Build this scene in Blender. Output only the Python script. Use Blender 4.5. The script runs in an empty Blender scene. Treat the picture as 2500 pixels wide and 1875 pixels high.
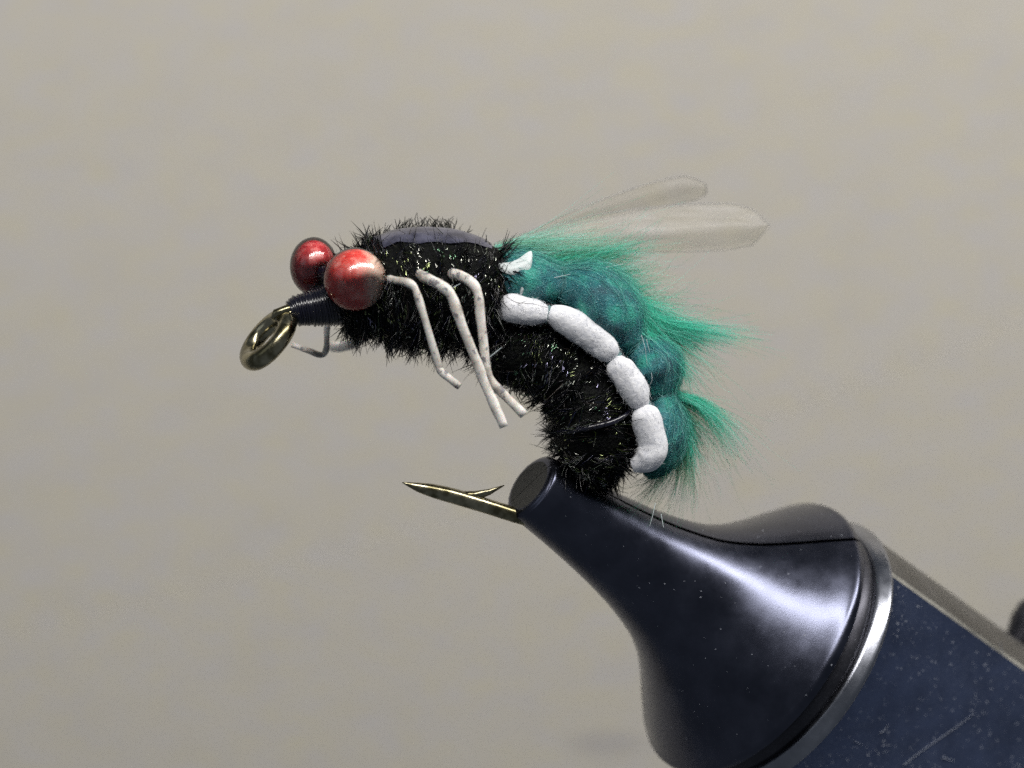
import bpy, math, random
from mathutils import Vector, Matrix, noise as mnoise
random.seed(7)
V = Vector
S = bpy.context.scene
S.unit_settings.system = 'METRIC'
S.unit_settings.scale_length = 0.001          # one unit is one millimetre
S.unit_settings.length_unit = 'MILLIMETERS'

# ------------------------------------------------------------------ camera
D = 200.0                                      # camera to focus plane, mm
cam_d = bpy.data.cameras.new('camera')
cam = bpy.data.objects.new('camera', cam_d)
S.collection.objects.link(cam)
cam.location = (0, -D, 0)
cam.rotation_euler = (math.radians(90), 0, 0)
cam_d.sensor_width = 36
cam_d.lens = 36 * D / 50.0                     # 50 mm of subject across the frame
cam_d.clip_start = 1
cam_d.clip_end = 2000
cam_d.dof.use_dof = True
cam_d.dof.focus_distance = D - 0.8
cam_d.dof.aperture_fstop = 0.001 * cam_d.lens / 4.3   # 4.3 mm pupil
S.camera = cam

# ------------------------------------------------------------------ world, lamps, exposure
w = bpy.data.worlds.new('World'); S.world = w; w.use_nodes = True
bg = w.node_tree.nodes['Background']
bg.inputs[0].default_value = (0.76, 0.86, 1.0, 1)
bg.inputs[1].default_value = 0.12

def area(name, loc, target, sx, sy, power, col):
    l = bpy.data.lights.new(name, 'AREA'); l.shape = 'RECTANGLE'
    l.size = sx; l.size_y = sy; l.energy = power; l.color = col
    o = bpy.data.objects.new(name, l); S.collection.objects.link(o)
    o.location = loc
    o.rotation_euler = (V(target) - V(loc)).to_track_quat('-Z', 'Y').to_euler()
    return o
# a long tube lamp over the bench, above the camera and to the right, and an added soft fill lamp at the left
def tube_lamp(name, a, b, width, target, power, col):
    a, b = V(a), V(b); mid = (a + b) / 2
    o = area(name, mid, target, (b - a).length, width, power, col)
    x = (b - a).normalized(); z = (mid - V(target)); z = (z - x * z.dot(x)).normalized(); y = z.cross(x)
    o.rotation_euler = Matrix((x, y, z)).transposed().to_euler()
tube_lamp('bench_lamp_light', (-120, -240, 200), (235, -25, 190), 46, (0, 5, 0), 1.24e6, (1.0, 0.975, 0.94))
area('fill_light', (-260, -150, 120), (0, 0, 0), 160, 160, 0.36e5, (0.85, 0.92, 1.0))

S.view_settings.view_transform = 'Standard'
S.view_settings.look = 'None'
S.view_settings.exposure = 0
S.view_settings.gamma = 1
S.view_settings.use_curve_mapping = False
S.cycles.use_denoising = False
S.cycles.use_adaptive_sampling = True
S.cycles.adaptive_threshold = 0.03
S.cycles.adaptive_min_samples = 24
S.cycles.sample_clamp_indirect = 4
S.cycles.max_bounces = 12
S.cycles.transparent_max_bounces = 24
S.cycles.caustics_refractive = True

# ------------------------------------------------------------------ helpers
def P(px, py, y=0.0):
    """a point that stands at depth y and is seen at photo pixel (px, py)"""
    k = (D + y) / D / 50.0
    return V(((px - 1250) * k, y, (937.5 - py) * k))

def y0(px):                                    # the plane of the hook, turned a little from the camera
    return 0.15 * (px - 1000) / 50.0

def C(px, py, dy=0.0):
    return P(px, py, y0(px) + dy)

def catmull(pts, n):
    """smooth a list of equal-length tuples"""
    out = []
    m = len(pts)
    for i in range(m - 1):
        p0 = pts[max(i - 1, 0)]; p1 = pts[i]; p2 = pts[i + 1]; p3 = pts[min(i + 2, m - 1)]
        for k in range(n):
            t = k / n
            out.append(tuple(0.5 * ((2 * b) + (-a + c) * t + (2 * a - 5 * b + 4 * c - d) * t * t + (-a + 3 * b - 3 * c + d) * t ** 3)
                             for a, b, c, d in zip(p0, p1, p2, p3)))
    out.append(tuple(pts[-1]))
    return out

class MB:
    def __init__(self):
        self.v = []; self.f = []; self.c = []; self.cur = (1, 1, 1, 1)
    def add(self, vs, fs):
        b = len(self.v)
        self.v += [tuple(x) for x in vs]
        self.c += [self.cur] * len(vs)
        self.f += [tuple(i + b for i in f) for f in fs]
    def tube(self, pts, rad, n=12, caps=True, flat=1.0, yax=None):
        """tube through pts; rad one per point; yax: ring uses (normal in picture plane, yax) with its own factor flat"""
        m = len(pts); pts = [V(p) for p in pts]
        rings = []
        up = None
        vs = []
        for i in range(m):
            t = (pts[min(i + 1, m - 1)] - pts[max(i - 1, 0)]).normalized()
            if yax is not None:
                b = V(yax); a = b.cross(t).normalized(); b = t.cross(a).normalized()
            else:
                if up is None:
                    up = V((0, 0, 1)) if abs(t.z) < 0.9 else V((1, 0, 0))
                a = (up - t * up.dot(t)).normalized(); b = t.cross(a); up = a
            for k in range(n):
                q = 2 * math.pi * k / n
                vs.append(pts[i] + a * (rad[i] * math.cos(q)) + b * (rad[i] * flat * math.sin(q)))
        fs = []
        for i in range(m - 1):
            for k in range(n):
                k2 = (k + 1) % n
                fs.append((i * n + k, i * n + k2, (i + 1) * n + k2, (i + 1) * n + k))
        if caps:
            vs.append(pts[0]); vs.append(pts[-1])
            a0 = m * n; a1 = a0 + 1
            for k in range(n):
                k2 = (k + 1) % n
                fs.append((a0, k2, k)); fs.append((a1, (m - 1) * n + k, (m - 1) * n + k2))
        self.add(vs, fs)
    def fibre(self, pts, r0, r1=0.0, col=None, n=3):
        if col is not None: self.cur = col
        m = len(pts)
        self.tube(pts, [r0 + (r1 - r0) * i / (m - 1) for i in range(m)], n, caps=False)
    def build(self, name, mat, parent=None, smooth=True, attr=False):
        me = bpy.data.meshes.new(name)
        me.from_pydata(self.v, [], self.f); me.update()
        if smooth: me.shade_smooth()
        if attr:
            a = me.color_attributes.new('tint', 'FLOAT_COLOR', 'POINT')
            flat = [x for c in self.c for x in c]
            a.data.foreach_set('color', flat)
        me.materials.append(mat)
        o = bpy.data.objects.new(name, me); S.collection.objects.link(o)
        if parent is not None:
            o.parent = parent
            o.matrix_parent_inverse = Matrix.Identity(4)
        return o

def recentre(o, origin):
    """put the object's origin at a point of the thing (its parent sits at the world origin's offset)"""
    origin = V(origin)
    o.data.transform(Matrix.Translation(-origin)); o.location = origin

def sphere_mb(c, r, nu=48, nv=24, sc=(1, 1, 1)):
    m = MB(); vs = []; fs = []
    for j in range(nv + 1):
        a = math.pi * j / nv
        for i in range(nu):
            b = 2 * math.pi * i / nu
            vs.append(V(c) + V((r * sc[0] * math.sin(a) * math.cos(b), r * sc[1] * math.sin(a) * math.sin(b), r * sc[2] * math.cos(a))))
    for j in range(nv):
        for i in range(nu):
            i2 = (i + 1) % nu
            fs.append((j * nu + i, (j + 1) * nu + i, (j + 1) * nu + i2, j * nu + i2))
    m.add(vs, fs); return m

# ------------------------------------------------------------------ materials
class NT:
    def __init__(self, name):
        self.m = bpy.data.materials.new(name); self.m.use_nodes = True
        self.t = self.m.node_tree; self.t.nodes.clear()
        self.out = self.n('ShaderNodeOutputMaterial')
    def n(self, typ, **kw):
        x = self.t.nodes.new(typ)
        for k, v in kw.items():
            if k.startswith('i_'):
                x.inputs[k[2:].replace('_', ' ')].default_value = v
            else: setattr(x, k, v)
        return x
    def l(self, a, b): self.t.links.new(a, b)
    def bsdf(self, **kw):
        b = self.n('ShaderNodeBsdfPrincipled')
        for k, v in kw.items():
            b.inputs[k.replace('_', ' ')].default_value = v
        self.l(b.outputs[0], self.out.inputs[0]); return b
    def coord(self, scale=(1, 1, 1), loc=(0, 0, 0), kind='Object', rot=(0, 0, 0)):
        c = self.n('ShaderNodeTexCoord'); mp = self.n('ShaderNodeMapping')
        mp.inputs['Scale'].default_value = scale; mp.inputs['Location'].default_value = loc; mp.inputs['Rotation'].default_value = rot
        self.l(c.outputs[kind], mp.inputs[0]); return mp.outputs[0]
    def noise(self, vec, scale, detail=3, rough=0.5):
        x = self.n('ShaderNodeTexNoise'); x.inputs['Scale'].default_value = scale
        x.inputs['Detail'].default_value = detail; x.inputs['Roughness'].default_value = rough
        self.l(vec, x.inputs['Vector']); return x
    def ramp(self, fac, stops, interp='LINEAR'):
        r = self.n('ShaderNodeValToRGB'); cr = r.color_ramp; cr.interpolation = interp
        while len(cr.elements) > 1: cr.elements.remove(cr.elements[-1])
        cr.elements[0].position = stops[0][0]; cr.elements[0].color = stops[0][1]
        for p, c in stops[1:]:
            e = cr.elements.new(p); e.color = c
        self.l(fac, r.inputs[0]); return r.outputs[0]
    def mix(self, a, b, fac, mode='MIX'):
        x = self.n('ShaderNodeMix', data_type='RGBA', blend_type=mode)
        for s, v in ((x.inputs[6], a), (x.inputs[7], b), (x.inputs[0], fac)):
            if hasattr(v, 'is_linked'): self.l(v, s)
            else: s.default_value = v
        return x.outputs[2]
    def bump(self, h, strength, dist, b):
        x = self.n('ShaderNodeBump'); x.inputs['Strength'].default_value = strength; x.inputs['Distance'].default_value = dist
        self.l(h, x.inputs['Height']); self.l(x.outputs[0], b.inputs['Normal'])

def g(x, a=1): return (x, x, x, a)
def rgb(r, gg, b): return (r, gg, b, 1)

def mat_backdrop():
    t = NT('backdrop_card'); b = t.bsdf(Roughness=0.9)
    b.inputs['Specular IOR Level'].default_value = 0.2
    v1 = t.coord((0.45, 1, 1.0))
    n1 = t.noise(v1, 1.15, 5, 0.78)
    n2 = t.noise(t.coord((0.5, 1, 1.0), (31, 0, 12)), 0.42, 3, 0.6)
    c = t.ramp(n1.outputs[0], [(0.30, rgb(0.468, 0.434, 0.335)), (0.5, rgb(0.450, 0.424, 0.376)), (0.70, rgb(0.432, 0.418, 0.425))])
    c2 = t.ramp(n2.outputs[0], [(0.3, g(0.975)), (0.5, g(1.0)), (0.72, rgb(1.01, 1.012, 1.015))])
    c = t.mix(c, c2, 1.0, 'MULTIPLY')
    # a grey smudge on the card
    sm = t.coord((1 / 3.4, 0, 1 / 1.1), (-5.9 / 3.4, 0, 22.2 / 1.1))
    gr = t.n('ShaderNodeTexGradient', gradient_type='SPHERICAL'); t.l(sm, gr.inputs[0])
    f = t.ramp(gr.outputs[0], [(0.0, g(0)), (0.6, g(0.34))])
    c = t.mix(c, rgb(0.26, 0.25, 0.27), f)
    t.l(c, b.inputs['Base Color'])
    return t.m

def mat_tint(name, rough=0.35, spec=0.6, trans=0.0, sheen=0.0):
    """fibres: colour of each fibre from its own attribute"""
    t = NT(name); b = t.bsdf(Roughness=rough)
    b.inputs['Specular IOR Level'].default_value = spec
    a = t.n('ShaderNodeVertexColor', layer_name='tint')
    t.l(a.outputs[0], b.inputs['Base Color'])
    if trans > 0:
        tr = t.n('ShaderNodeBsdfTranslucent'); t.l(a.outputs[0], tr.inputs[0])
        mx = t.n('ShaderNodeMixShader'); mx.inputs[0].default_value = trans
        t.l(b.outputs[0], mx.inputs[1]); t.l(tr.outputs[0], mx.inputs[2]); t.l(mx.outputs[0], t.out.inputs[0])
    return t.m

def mat_core():
    t = NT('black_herl_core'); b = t.bsdf(Roughness=0.6)
    b.inputs['Specular IOR Level'].default_value = 0.08
    n = t.noise(t.coord((1, 1, 1)), 6, 3)
    t.l(t.ramp(n.outputs[0], [(0.35, rgb(0.002, 0.002, 0.003)), (0.7, rgb(0.005, 0.006, 0.004))]), b.inputs['Base Color'])
    t.bump(n.outputs[0], 0.8, 0.2, b)
    return t.m

def mat_thread():
    t = NT('black_waxed_thread'); b = t.bsdf(Roughness=0.28)
    b.inputs['Base Color'].default_value = rgb(0.005, 0.005, 0.013)
    b.inputs['Coat Weight'].default_value = 0.5; b.inputs['Coat Roughness'].default_value = 0.15
    return t.m

def mat_hook():
    t = NT('bronzed_hook_steel'); b = t.bsdf(Metallic=1.0, Roughness=0.16)
    n = t.noise(t.coord((1, 1, 1)), 1.5, 3)
    t.l(t.ramp(n.outputs[0], [(0.38, rgb(0.14, 0.125, 0.07)), (0.62, rgb(0.40, 0.365, 0.25))]), b.inputs['Base Color'])
    n2 = t.noise(t.coord((1, 1, 1)), 9, 4)
    t.l(t.ramp(n2.outputs[0], [(0.3, g(0.16)), (0.7, g(0.30))]), b.inputs['Roughness'])
    return t.m

def mat_eye_core(flip=False):
    t = NT('red_bead_lining'); b = t.bsdf(Roughness=0.35)
    co = t.n('ShaderNodeTexCoord')
    sx = t.n('ShaderNodeSeparateXYZ'); t.l(co.outputs['Object'], sx.inputs[0])
    n = t.noise(co.outputs['Object'], 1.6, 3)
    n2 = t.noise(co.outputs['Object'], 1.9, 5, 0.72)
    ad = t.n('ShaderNodeMath', operation='MULTIPLY_ADD'); ad.inputs[1].default_value = 0.9
    t.l(n.outputs[0], ad.inputs[0]); t.l(sx.outputs[0], ad.inputs[2])
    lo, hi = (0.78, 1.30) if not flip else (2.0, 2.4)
    mr = t.n('ShaderNodeMapRange'); mr.inputs[1].default_value = lo; mr.inputs[2].default_value = hi
    t.l(ad.outputs[0], mr.inputs[0])
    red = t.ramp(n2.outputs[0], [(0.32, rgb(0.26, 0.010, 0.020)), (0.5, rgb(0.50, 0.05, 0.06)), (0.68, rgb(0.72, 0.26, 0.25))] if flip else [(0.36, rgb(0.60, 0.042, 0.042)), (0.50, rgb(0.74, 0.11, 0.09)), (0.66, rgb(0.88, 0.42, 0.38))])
    pale = t.ramp(n2.outputs[0], [(0.3, rgb(0.62, 0.46, 0.38)), (0.7, rgb(0.85, 0.74, 0.64))])
    t.l(t.mix(red, pale, mr.outputs[0]), b.inputs['Base Color'])
    b.inputs['Coat Weight'].default_value = 0.5; b.inputs['Coat Roughness'].default_value = 0.2
    b.inputs['Subsurface Weight'].default_value = 0.3
    b.inputs['Subsurface Radius'].default_value = (0.6, 0.25, 0.2)
    b.inputs['Subsurface Scale'].default_value = 0.5
    return t.m

def mat_glass(tint=rgb(1.0, 0.94, 0.92), rough=0.04):
    t = NT('clear_bead_glass')
    tp = t.n('ShaderNodeBsdfTransparent'); tp.inputs[0].default_value = tint
    gl = t.n('ShaderNodeBsdfGlossy'); gl.inputs['Roughness'].default_value = rough
    fr = t.n('ShaderNodeFresnel'); fr.inputs[0].default_value = 1.55
    n = t.noise(t.coord((1, 1, 1)), 1.8, 4, 0.6)
    bp = t.n('ShaderNodeBump'); bp.inputs['Strength'].default_value = 0.28; bp.inputs['Distance'].default_value = 0.08
    t.l(n.outputs[0], bp.inputs['Height']); t.l(bp.outputs[0], gl.inputs['Normal']); t.l(bp.outputs[0], fr.inputs['Normal'])
    mx = t.n('ShaderNodeMixShader'); t.l(fr.outputs[0], mx.inputs[0]); t.l(tp.outputs[0], mx.inputs[1]); t.l(gl.outputs[0], mx.inputs[2])
    t.l(mx.outputs[0], t.out.inputs[0])
    return t.m

def mat_leg():
    t = NT('white_rubber_leg'); b = t.bsdf(Roughness=0.55)
    v = t.coord((1, 1, 1))
    n = t.noise(v, 0.75, 4, 0.65); n2 = t.noise(v, 2.6, 4, 0.6)
    base = t.ramp(n.outputs[0], [(0.34, rgb(0.34, 0.31, 0.28)), (0.43, rgb(0.58, 0.54, 0.48)), (0.54, rgb(0.78, 0.75, 0.70))])
    sp = t.ramp(n2.outputs[0], [(0.585, g(0)), (0.63, g(0.85))])
    t.l(t.mix(base, rgb(0.17, 0.16, 0.18), sp), b.inputs['Base Color'])
    b.inputs['Subsurface Weight'].default_value = 0.15
    b.inputs['Subsurface Scale'].default_value = 0.15
    t.bump(n2.outputs[0], 0.25, 0.08, b)
    return t.m

def mat_white_rib():
    t = NT('white_floss'); b = t.bsdf(Roughness=0.8)
    n = t.noise(t.coord((1, 1, 1)), 5, 4)
    t.l(t.ramp(n.outputs[0], [(0.3, rgb(0.62, 0.63, 0.68)), (0.6, rgb(0.80, 0.80, 0.82))]), b.inputs['Base Color'])
    t.bump(n.outputs[0], 0.45, 0.08, b)
    b.inputs['Sheen Weight'].default_value = 0.3
    return t.m

def mat_back():
    t = NT('teal_back_skin'); b = t.bsdf(Roughness=0.5)
    v = t.coord((1, 1, 1))
    n = t.noise(v, 1.0, 3); n2 = t.noise(v, 9, 4, 0.7); n3 = t.noise(v, 0.7, 2)
    base = t.ramp(n.outputs[0], [(0.32, rgb(0.008, 0.085, 0.115)), (0.5, rgb(0.020, 0.18, 0.20)), (0.68, rgb(0.03, 0.36, 0.28))])
    fl = t.ramp(n2.outputs[0], [(0.60, g(0)), (0.68, g(0.9))])
    t.l(t.mix(base, rgb(0.36, 0.66, 0.68), fl), b.inputs['Base Color'])
    t.bump(n2.outputs[0], 0.9, 0.2, b)
    b.inputs['Coat Weight'].default_value = 0.12; b.inputs['Coat Roughness'].default_value = 0.4
    return t.m

def mat_wing(name='clear_wing_film', col=rgb(0.80, 0.78, 0.76), opac=0.5):
    t = NT(name)
    b = t.bsdf(Roughness=0.32); b.inputs['Base Color'].default_value = col
    tl = t.n('ShaderNodeBsdfTranslucent'); tl.inputs[0].default_value = col
    tp = t.n('ShaderNodeBsdfTransparent'); tp.inputs[0].default_value = rgb(0.97, 0.965, 0.94)
    m1 = t.n('ShaderNodeMixShader'); m1.inputs[0].default_value = 0.35
    t.l(b.outputs[0], m1.inputs[1]); t.l(tl.outputs[0], m1.inputs[2])
    n = t.noise(t.coord((0.25, 1, 2.0), rot=(0, 0.12, 0)), 1.2, 3)
    op = t.ramp(n.outputs[0], [(0.3, g(max(opac - 0.05, 0.02))), (0.7, g(opac + 0.05))])
    m2 = t.n('ShaderNodeMixShader'); t.l(op, m2.inputs[0])
    t.l(tp.outputs[0], m2.inputs[1]); t.l(m1.outputs[0], m2.inputs[2]); t.l(m2.outputs[0], t.out.inputs[0])
    return t.m

def mat_wing_case():
    t = NT('grey_wing_case_film'); b = t.bsdf(Roughness=0.24)
    v = t.coord((1, 1, 1)); n = t.noise(v, 1.4, 4)
    t.l(t.ramp(n.outputs[0], [(0.35, rgb(0.03, 0.03, 0.048)), (0.65, rgb(0.085, 0.085, 0.12))]), b.inputs['Base Color'])
    t.bump(n.outputs[0], 0.3, 0.15, b)
    return t.m

def mat_steel(name, base, rough, dust=0.5, scale=1.0, power=3.0, fine=None, patchy=False, scratch=True, metal=0.85):
    t = NT(name); b = t.bsdf(Metallic=metal, Roughness=rough)
    v = t.coord((1, 1, 1))
    n = t.noise(v, 0.5, 4, 0.6)
    c = t.ramp(n.outputs[0], [(0.3, tuple(x * 0.8 for x in base[:3]) + (1,)), (0.7, tuple(x * 1.2 for x in base[:3]) + (1,))])
    # settled dust: small pale specks, denser in patches
    vo = t.n('ShaderNodeTexVoronoi', feature='F1'); vo.inputs['Scale'].default_value = 2.6 * scale
    nd = t.noise(v, 3.0, 2); mv = t.n('ShaderNodeVectorMath', operation='MULTIPLY_ADD')
    mv.inputs[1].default_value = (0.35,) * 3
    t.l(nd.outputs['Color'], mv.inputs[0]); t.l(v, mv.inputs[2]); t.l(mv.outputs[0], vo.inputs['Vector'])
    sz = t.n('ShaderNodeSeparateColor'); t.l(vo.outputs['Color'], sz.inputs[0])
    th = t.n('ShaderNodeMath', operation='MULTIPLY'); th.inputs[1].default_value = 0.24 * dust
    pw = t.n('ShaderNodeMath', operation='POWER'); pw.inputs[1].default_value = power
    t.l(sz.outputs[0], pw.inputs[0]); t.l(pw.outputs[0], th.inputs[0])
    lt = t.n('ShaderNodeMath', operation='LESS_THAN'); t.l(vo.outputs['Distance'], lt.inputs[0]); t.l(th.outputs[0], lt.inputs[1])
    fine_n = t.noise(v, 7 * scale, 5, 0.8)
    ff = t.ramp(fine_n.outputs[0], [(0.50, g(0)), (0.74, g(0.42 * (dust if fine is None else fine)))])
    mxm = t.n('ShaderNodeMath', operation='MAXIMUM'); t.l(lt.outputs[0], mxm.inputs[0]); t.l(ff, mxm.inputs[1])
    d = mxm.outputs[0]
    if patchy:                                 # dust has gathered in drifts
        pm = t.noise(v, 0.16, 3, 0.6)
        pf = t.ramp(pm.outputs[0], [(0.34, g(0.35)), (0.58, g(1.0))])
        md = t.n('ShaderNodeMath', operation='MULTIPLY'); t.l(d, md.inputs[0]); t.l(pf, md.inputs[1]); d = md.outputs[0]
    c = t.mix(c, rgb(0.42, 0.44, 0.50), d)
    t.l(c, b.inputs['Base Color'])
    mm = t.n('ShaderNodeMath', operation='MULTIPLY_ADD'); mm.inputs[1].default_value = -metal; mm.inputs[2].default_value = metal
    t.l(d, mm.inputs[0]); t.l(mm.outputs[0], b.inputs['Metallic'])
    r = t.ramp(n.outputs[0], [(0.3, g(rough * 0.82)), (0.7, g(rough * 1.3))])
    t.l(t.mix(r, g(0.8), d), b.inputs['Roughness'])
    fb = t.noise(v, 14, 3, 0.6)
    t.bump(fb.outputs[0], 0.06, 0.05, b)
    return t.m

M_core = mat_core(); M_thread = mat_thread(); M_hook = mat_hook(); M_leg = mat_leg(); M_rib = mat_white_rib()
M_back = mat_back(); M_case = mat_wing_case()
M_herl = mat_tint('peacock_herl', 0.22, 0.40); M_marabou = mat_tint('teal_marabou', 0.5, 0.4, 0.45)
M_glint = mat_tint('iridescent_herl', 0.30, 0.5)
for _n in M_glint.node_tree.nodes:
    if _n.type == 'BSDF_PRINCIPLED': _n.inputs['Metallic'].default_value = 1.0
M_floss = mat_tint('white_floss_fibres', 0.7, 0.3, 0.3)

# ------------------------------------------------------------------ the setting: the card behind
bd = MB()
YB = 52.0
nx, nz = 24, 18
vs = []
for j in range(nz + 1):
    for i in range(nx + 1):
        x = -150 + 300 * i / nx; z = -120 + 240 * j / nz
        vs.append((x, YB + 0.5 * math.sin(x * 0.03) + 0.0011 * z * z, z))
bd.add(vs, [(j * (nx + 1) + i, j * (nx + 1) + i + 1, (j + 1) * (nx + 1) + i + 1, (j + 1) * (nx + 1) + i) for j in range(nz) for i in range(nx)])
bo = bd.build('backdrop', mat_backdrop())
bo['kind'] = 'structure'; bo['label'] = 'plain beige grey card backdrop behind the fly'

# ------------------------------------------------------------------ the vise
vise = bpy.data.objects.new('fly_tying_vise', None); S.collection.objects.link(vise)
vise['label'] = 'black steel fly-tying vise whose flared nose clamps the hook'
vise['category'] = 'vise'
NOSE = P(1300, 1190, y0(1300))
beta = math.radians(27); al = math.radians(35)
ax = V((math.cos(beta) * math.cos(al), math.sin(beta), -math.cos(beta) * math.sin(al)))
nu_ = V((math.sin(al), 0, math.cos(al)))                 # up across the vise, in the picture plane
pn = nu_.cross(ax).normalized()
if pn.y > 0: pn = -pn                                    # towards the camera
def vp(a, r, phi):                                       # axial px, radius px, angle from up towards the camera
    return NOSE + (ax * a + (nu_ * math.cos(phi) + pn * math.sin(phi)) * r) / 50.0

M_jaw = mat_steel('blued_jaw_steel', rgb(0.078, 0.083, 0.114), 0.25, 0.5, 1.5, fine=0.03, patchy=True, metal=1.0)
M_groove = mat_steel('dark_collar_steel', rgb(0.05, 0.05, 0.06), 0.38, 0.25, 1.3)
M_ring = mat_steel('worn_ring_steel', rgb(0.30, 0.31, 0.35), 0.24, 0.05, 1.3, metal=1.0)
M_sleeve = mat_steel('dusty_barrel_steel', rgb(0.085, 0.112, 0.205), 0.27, 1.35, 1.9, power=2.3, fine=1.3, patchy=True, metal=0.7)

M_oxide = mat_steel('black_oxide', rgb(0.018, 0.018, 0.016), 0.6, 0.08, 1.3, metal=0.0)
prof = [(-12, 66), (-10, 75), (-4, 83), (4, 87), (60, 92), (130, 98), (221, 108), (320, 123), (400, 141), (478, 166), (531, 193), (580, 226),
        (630, 268), (680, 314), (715, 347), (742, 371), (750, 379), (757, 383), (768, 383), (774, 379), (777, 350)]
prof = catmull(prof, 3)
SPLIT = math.radians(23)
def half(name, a0, a1, off):
    m = MB(); n = 40; vs = []; fs = []
    mid = (a0 + a1) / 2
    sh = (nu_ * math.cos(mid) + pn * math.sin(mid)) * off / 50.0
    k = n + 1
    def gp(a): return sh * (0.12 + 0.88 * min(max((a - 60) / 250, 0), 1))
    for (a, r) in prof:
        for i in range(k):
            vs.append(vp(a, r, a0 + (a1 - a0) * i / n) + gp(a))
    R = len(prof)
    for j in range(R - 1):
        for i in range(n):
            fs.append((j * k + i, j * k + i + 1, (j + 1) * k + i + 1, (j + 1) * k + i))
    # cut face and ends
    b = len(vs)
    for (a, r) in prof: vs.append(vp(a, 0, 0) + gp(a))
    m.add(vs, fs)
    # separate verts for the flat faces so they stay crisp
    def flat(pts): m.add(pts, [tuple(range(len(pts)))])
    for j in range(R - 1):
        m.add([vs[j * k], vs[(j + 1) * k], vs[b + j + 1], vs[b + j]], [(0, 1, 2, 3)])
        m.add([vs[j * k + n], vs[b + j], vs[b + j + 1], vs[(j + 1) * k + n]], [(0, 1, 2, 3)])
    nose_i = len(m.f)
    flat([vs[i] for i in range(k)] + [vs[b]])
    flat([vs[(R - 1) * k + i] for i in range(k)][::-1] + [vs[b + R - 1]])
    o = m.build(name, M_jaw, vise)
    o.data.materials.append(M_oxide); o.data.polygons[nose_i].material_index = 1
    return o
jn = half('jaw', SPLIT, SPLIT + math.pi, 4); jn['label'] = 'near half of the split flared jaw'
jf = half('jaw', SPLIT + math.pi, SPLIT + 2 * math.pi, 9); jf['label'] = 'far half of the split flared jaw'

def lathe(name, pr, mat, n=120, parent=vise, sm=True):
    m = MB(); vs = []; fs = []
    for (a, r) in pr:
        for i in range(n): vs.append(vp(a, r, 2 * math.pi * i / n))
    for j in range(len(pr) - 1):
        for i in range(n):
            i2 = (i + 1) % n
            fs.append((j * n + i, j * n + i2, (j + 1) * n + i2, (j + 1) * n + i))
    m.add(vs, fs)
    return m.build(name, mat, parent, sm)
lathe('collar', [(750, 120), (779, 300), (781, 336), (784, 346), (790, 354), (814, 366), (828, 364), (832, 330), (832, 100)], M_groove)
lathe('ring', [(828, 90), (828, 366), (830, 374), (836, 380), (853, 391), (858, 395), (863, 396), (868, 393), (872, 388), (873, 90)], M_ring)
# barrel: a thick round bar with a flat milled along the camera side
def barrel():
    Rb, h = 388.0, 196.0
    half_a = math.acos(h / Rb); ch = math.radians(1.2)
    w = Rb * math.sin(half_a); wi = w - 4.5
    A, B = 874, 2300
    n = 72
    sec = [(Rb, math.pi / 2 + half_a + ch + (2 * math.pi - 2 * half_a - 2 * ch) * i / n) for i in range(n + 1)]
    ra = [vp(A, q, p) for q, p in sec]; rb = [vp(B, q, p) for q, p in sec]
    def fl(a, s_, p=h): return NOSE + (ax * a + nu_ * s_ + pn * p) / 50.0
    m = MB(); m.add(ra + rb, [(i, i + 1, n + 2 + i, n + 1 + i) for i in range(n)])
    m.add(rb, [tuple(range(len(rb)))])
    o = m.build('barrel', mat_steel('dark_barrel_steel', rgb(0.16, 0.155, 0.15), 0.40, 0.05, 1.3, metal=1.0), vise)
    f = MB(); f.add([fl(A, -wi), fl(A, wi), fl(B, wi), fl(B, -wi)], [(0, 1, 2, 3)])
    f.build('milled_flat', M_sleeve, o, smooth=False)
    e = MB()
    lo, hi = (ra[0], rb[0]), (ra[-1], rb[-1])
    if (lo[0] - fl(A, -wi)).length > (lo[0] - fl(A, wi)).length: lo, hi = hi, lo
    e.add([lo[1], lo[0], fl(A, -wi), fl(B, -wi)], [(0, 1, 2, 3)])
    e.add([hi[0], hi[1], fl(B, wi), fl(A, wi)], [(0, 1, 2, 3)])
    e.build('flat_edge', mat_steel('worn_edge_steel', rgb(0.55, 0.53, 0.47), 0.42, 0.1, 1.3, metal=1.0), o, smooth=False)
barrel()
# the blurred knob on the far side of the barrel
kb = MB()
kc = NOSE + (ax * 1565 + nu_ * 440 - pn * 180) / 50.0
pts = [kc - nu_ * 2.4, kc - nu_ * 1.0, kc, kc + nu_ * 0.9, kc + nu_ * 1.15, kc + nu_ * 1.25]
kb.tube(pts, [0.8, 0.8, 1.15, 1.15, 0.95, 0.4], 24)
kb.build('lock_screw', M_groove, vise)
# lint and a pale scratch-like hair lying on the milled flat
def on_flat(px, py):
    d_ = P(px, py, 0) - cam.location; q0 = NOSE + pn * (196.5 / 50)
    k_ = (q0 - cam.location).dot(pn) / d_.dot(pn)
    return cam.location + d_ * k_ + pn * 0.02
M_floss = mat_tint('pale_lint', 0.7, 0.3, 0.3)
lt_ = MB()
for pts, r_ in [([(2205, 1868), (2260, 1826), (2320, 1785), (2378, 1742)], 0.020), ([(2148, 1790), (2160, 1782), (2168, 1770)], 0.03), ([(2440, 1570), (2446, 1590), (2450, 1608)], 0.014), ([(2084, 1808), (2105, 1818)], 0.016), ([(2300, 1850), (2330, 1857)], 0.02)]:
    s_ = catmull([tuple(on_flat(*p)) for p in pts], 5)
    lt_.fibre(s_, r_, r_ * 0.5, (0.40, 0.43, 0.50, 1), 5)
o = lt_.build('lint', M_floss, vise, attr=True); o['kind'] = 'stuff'

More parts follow.
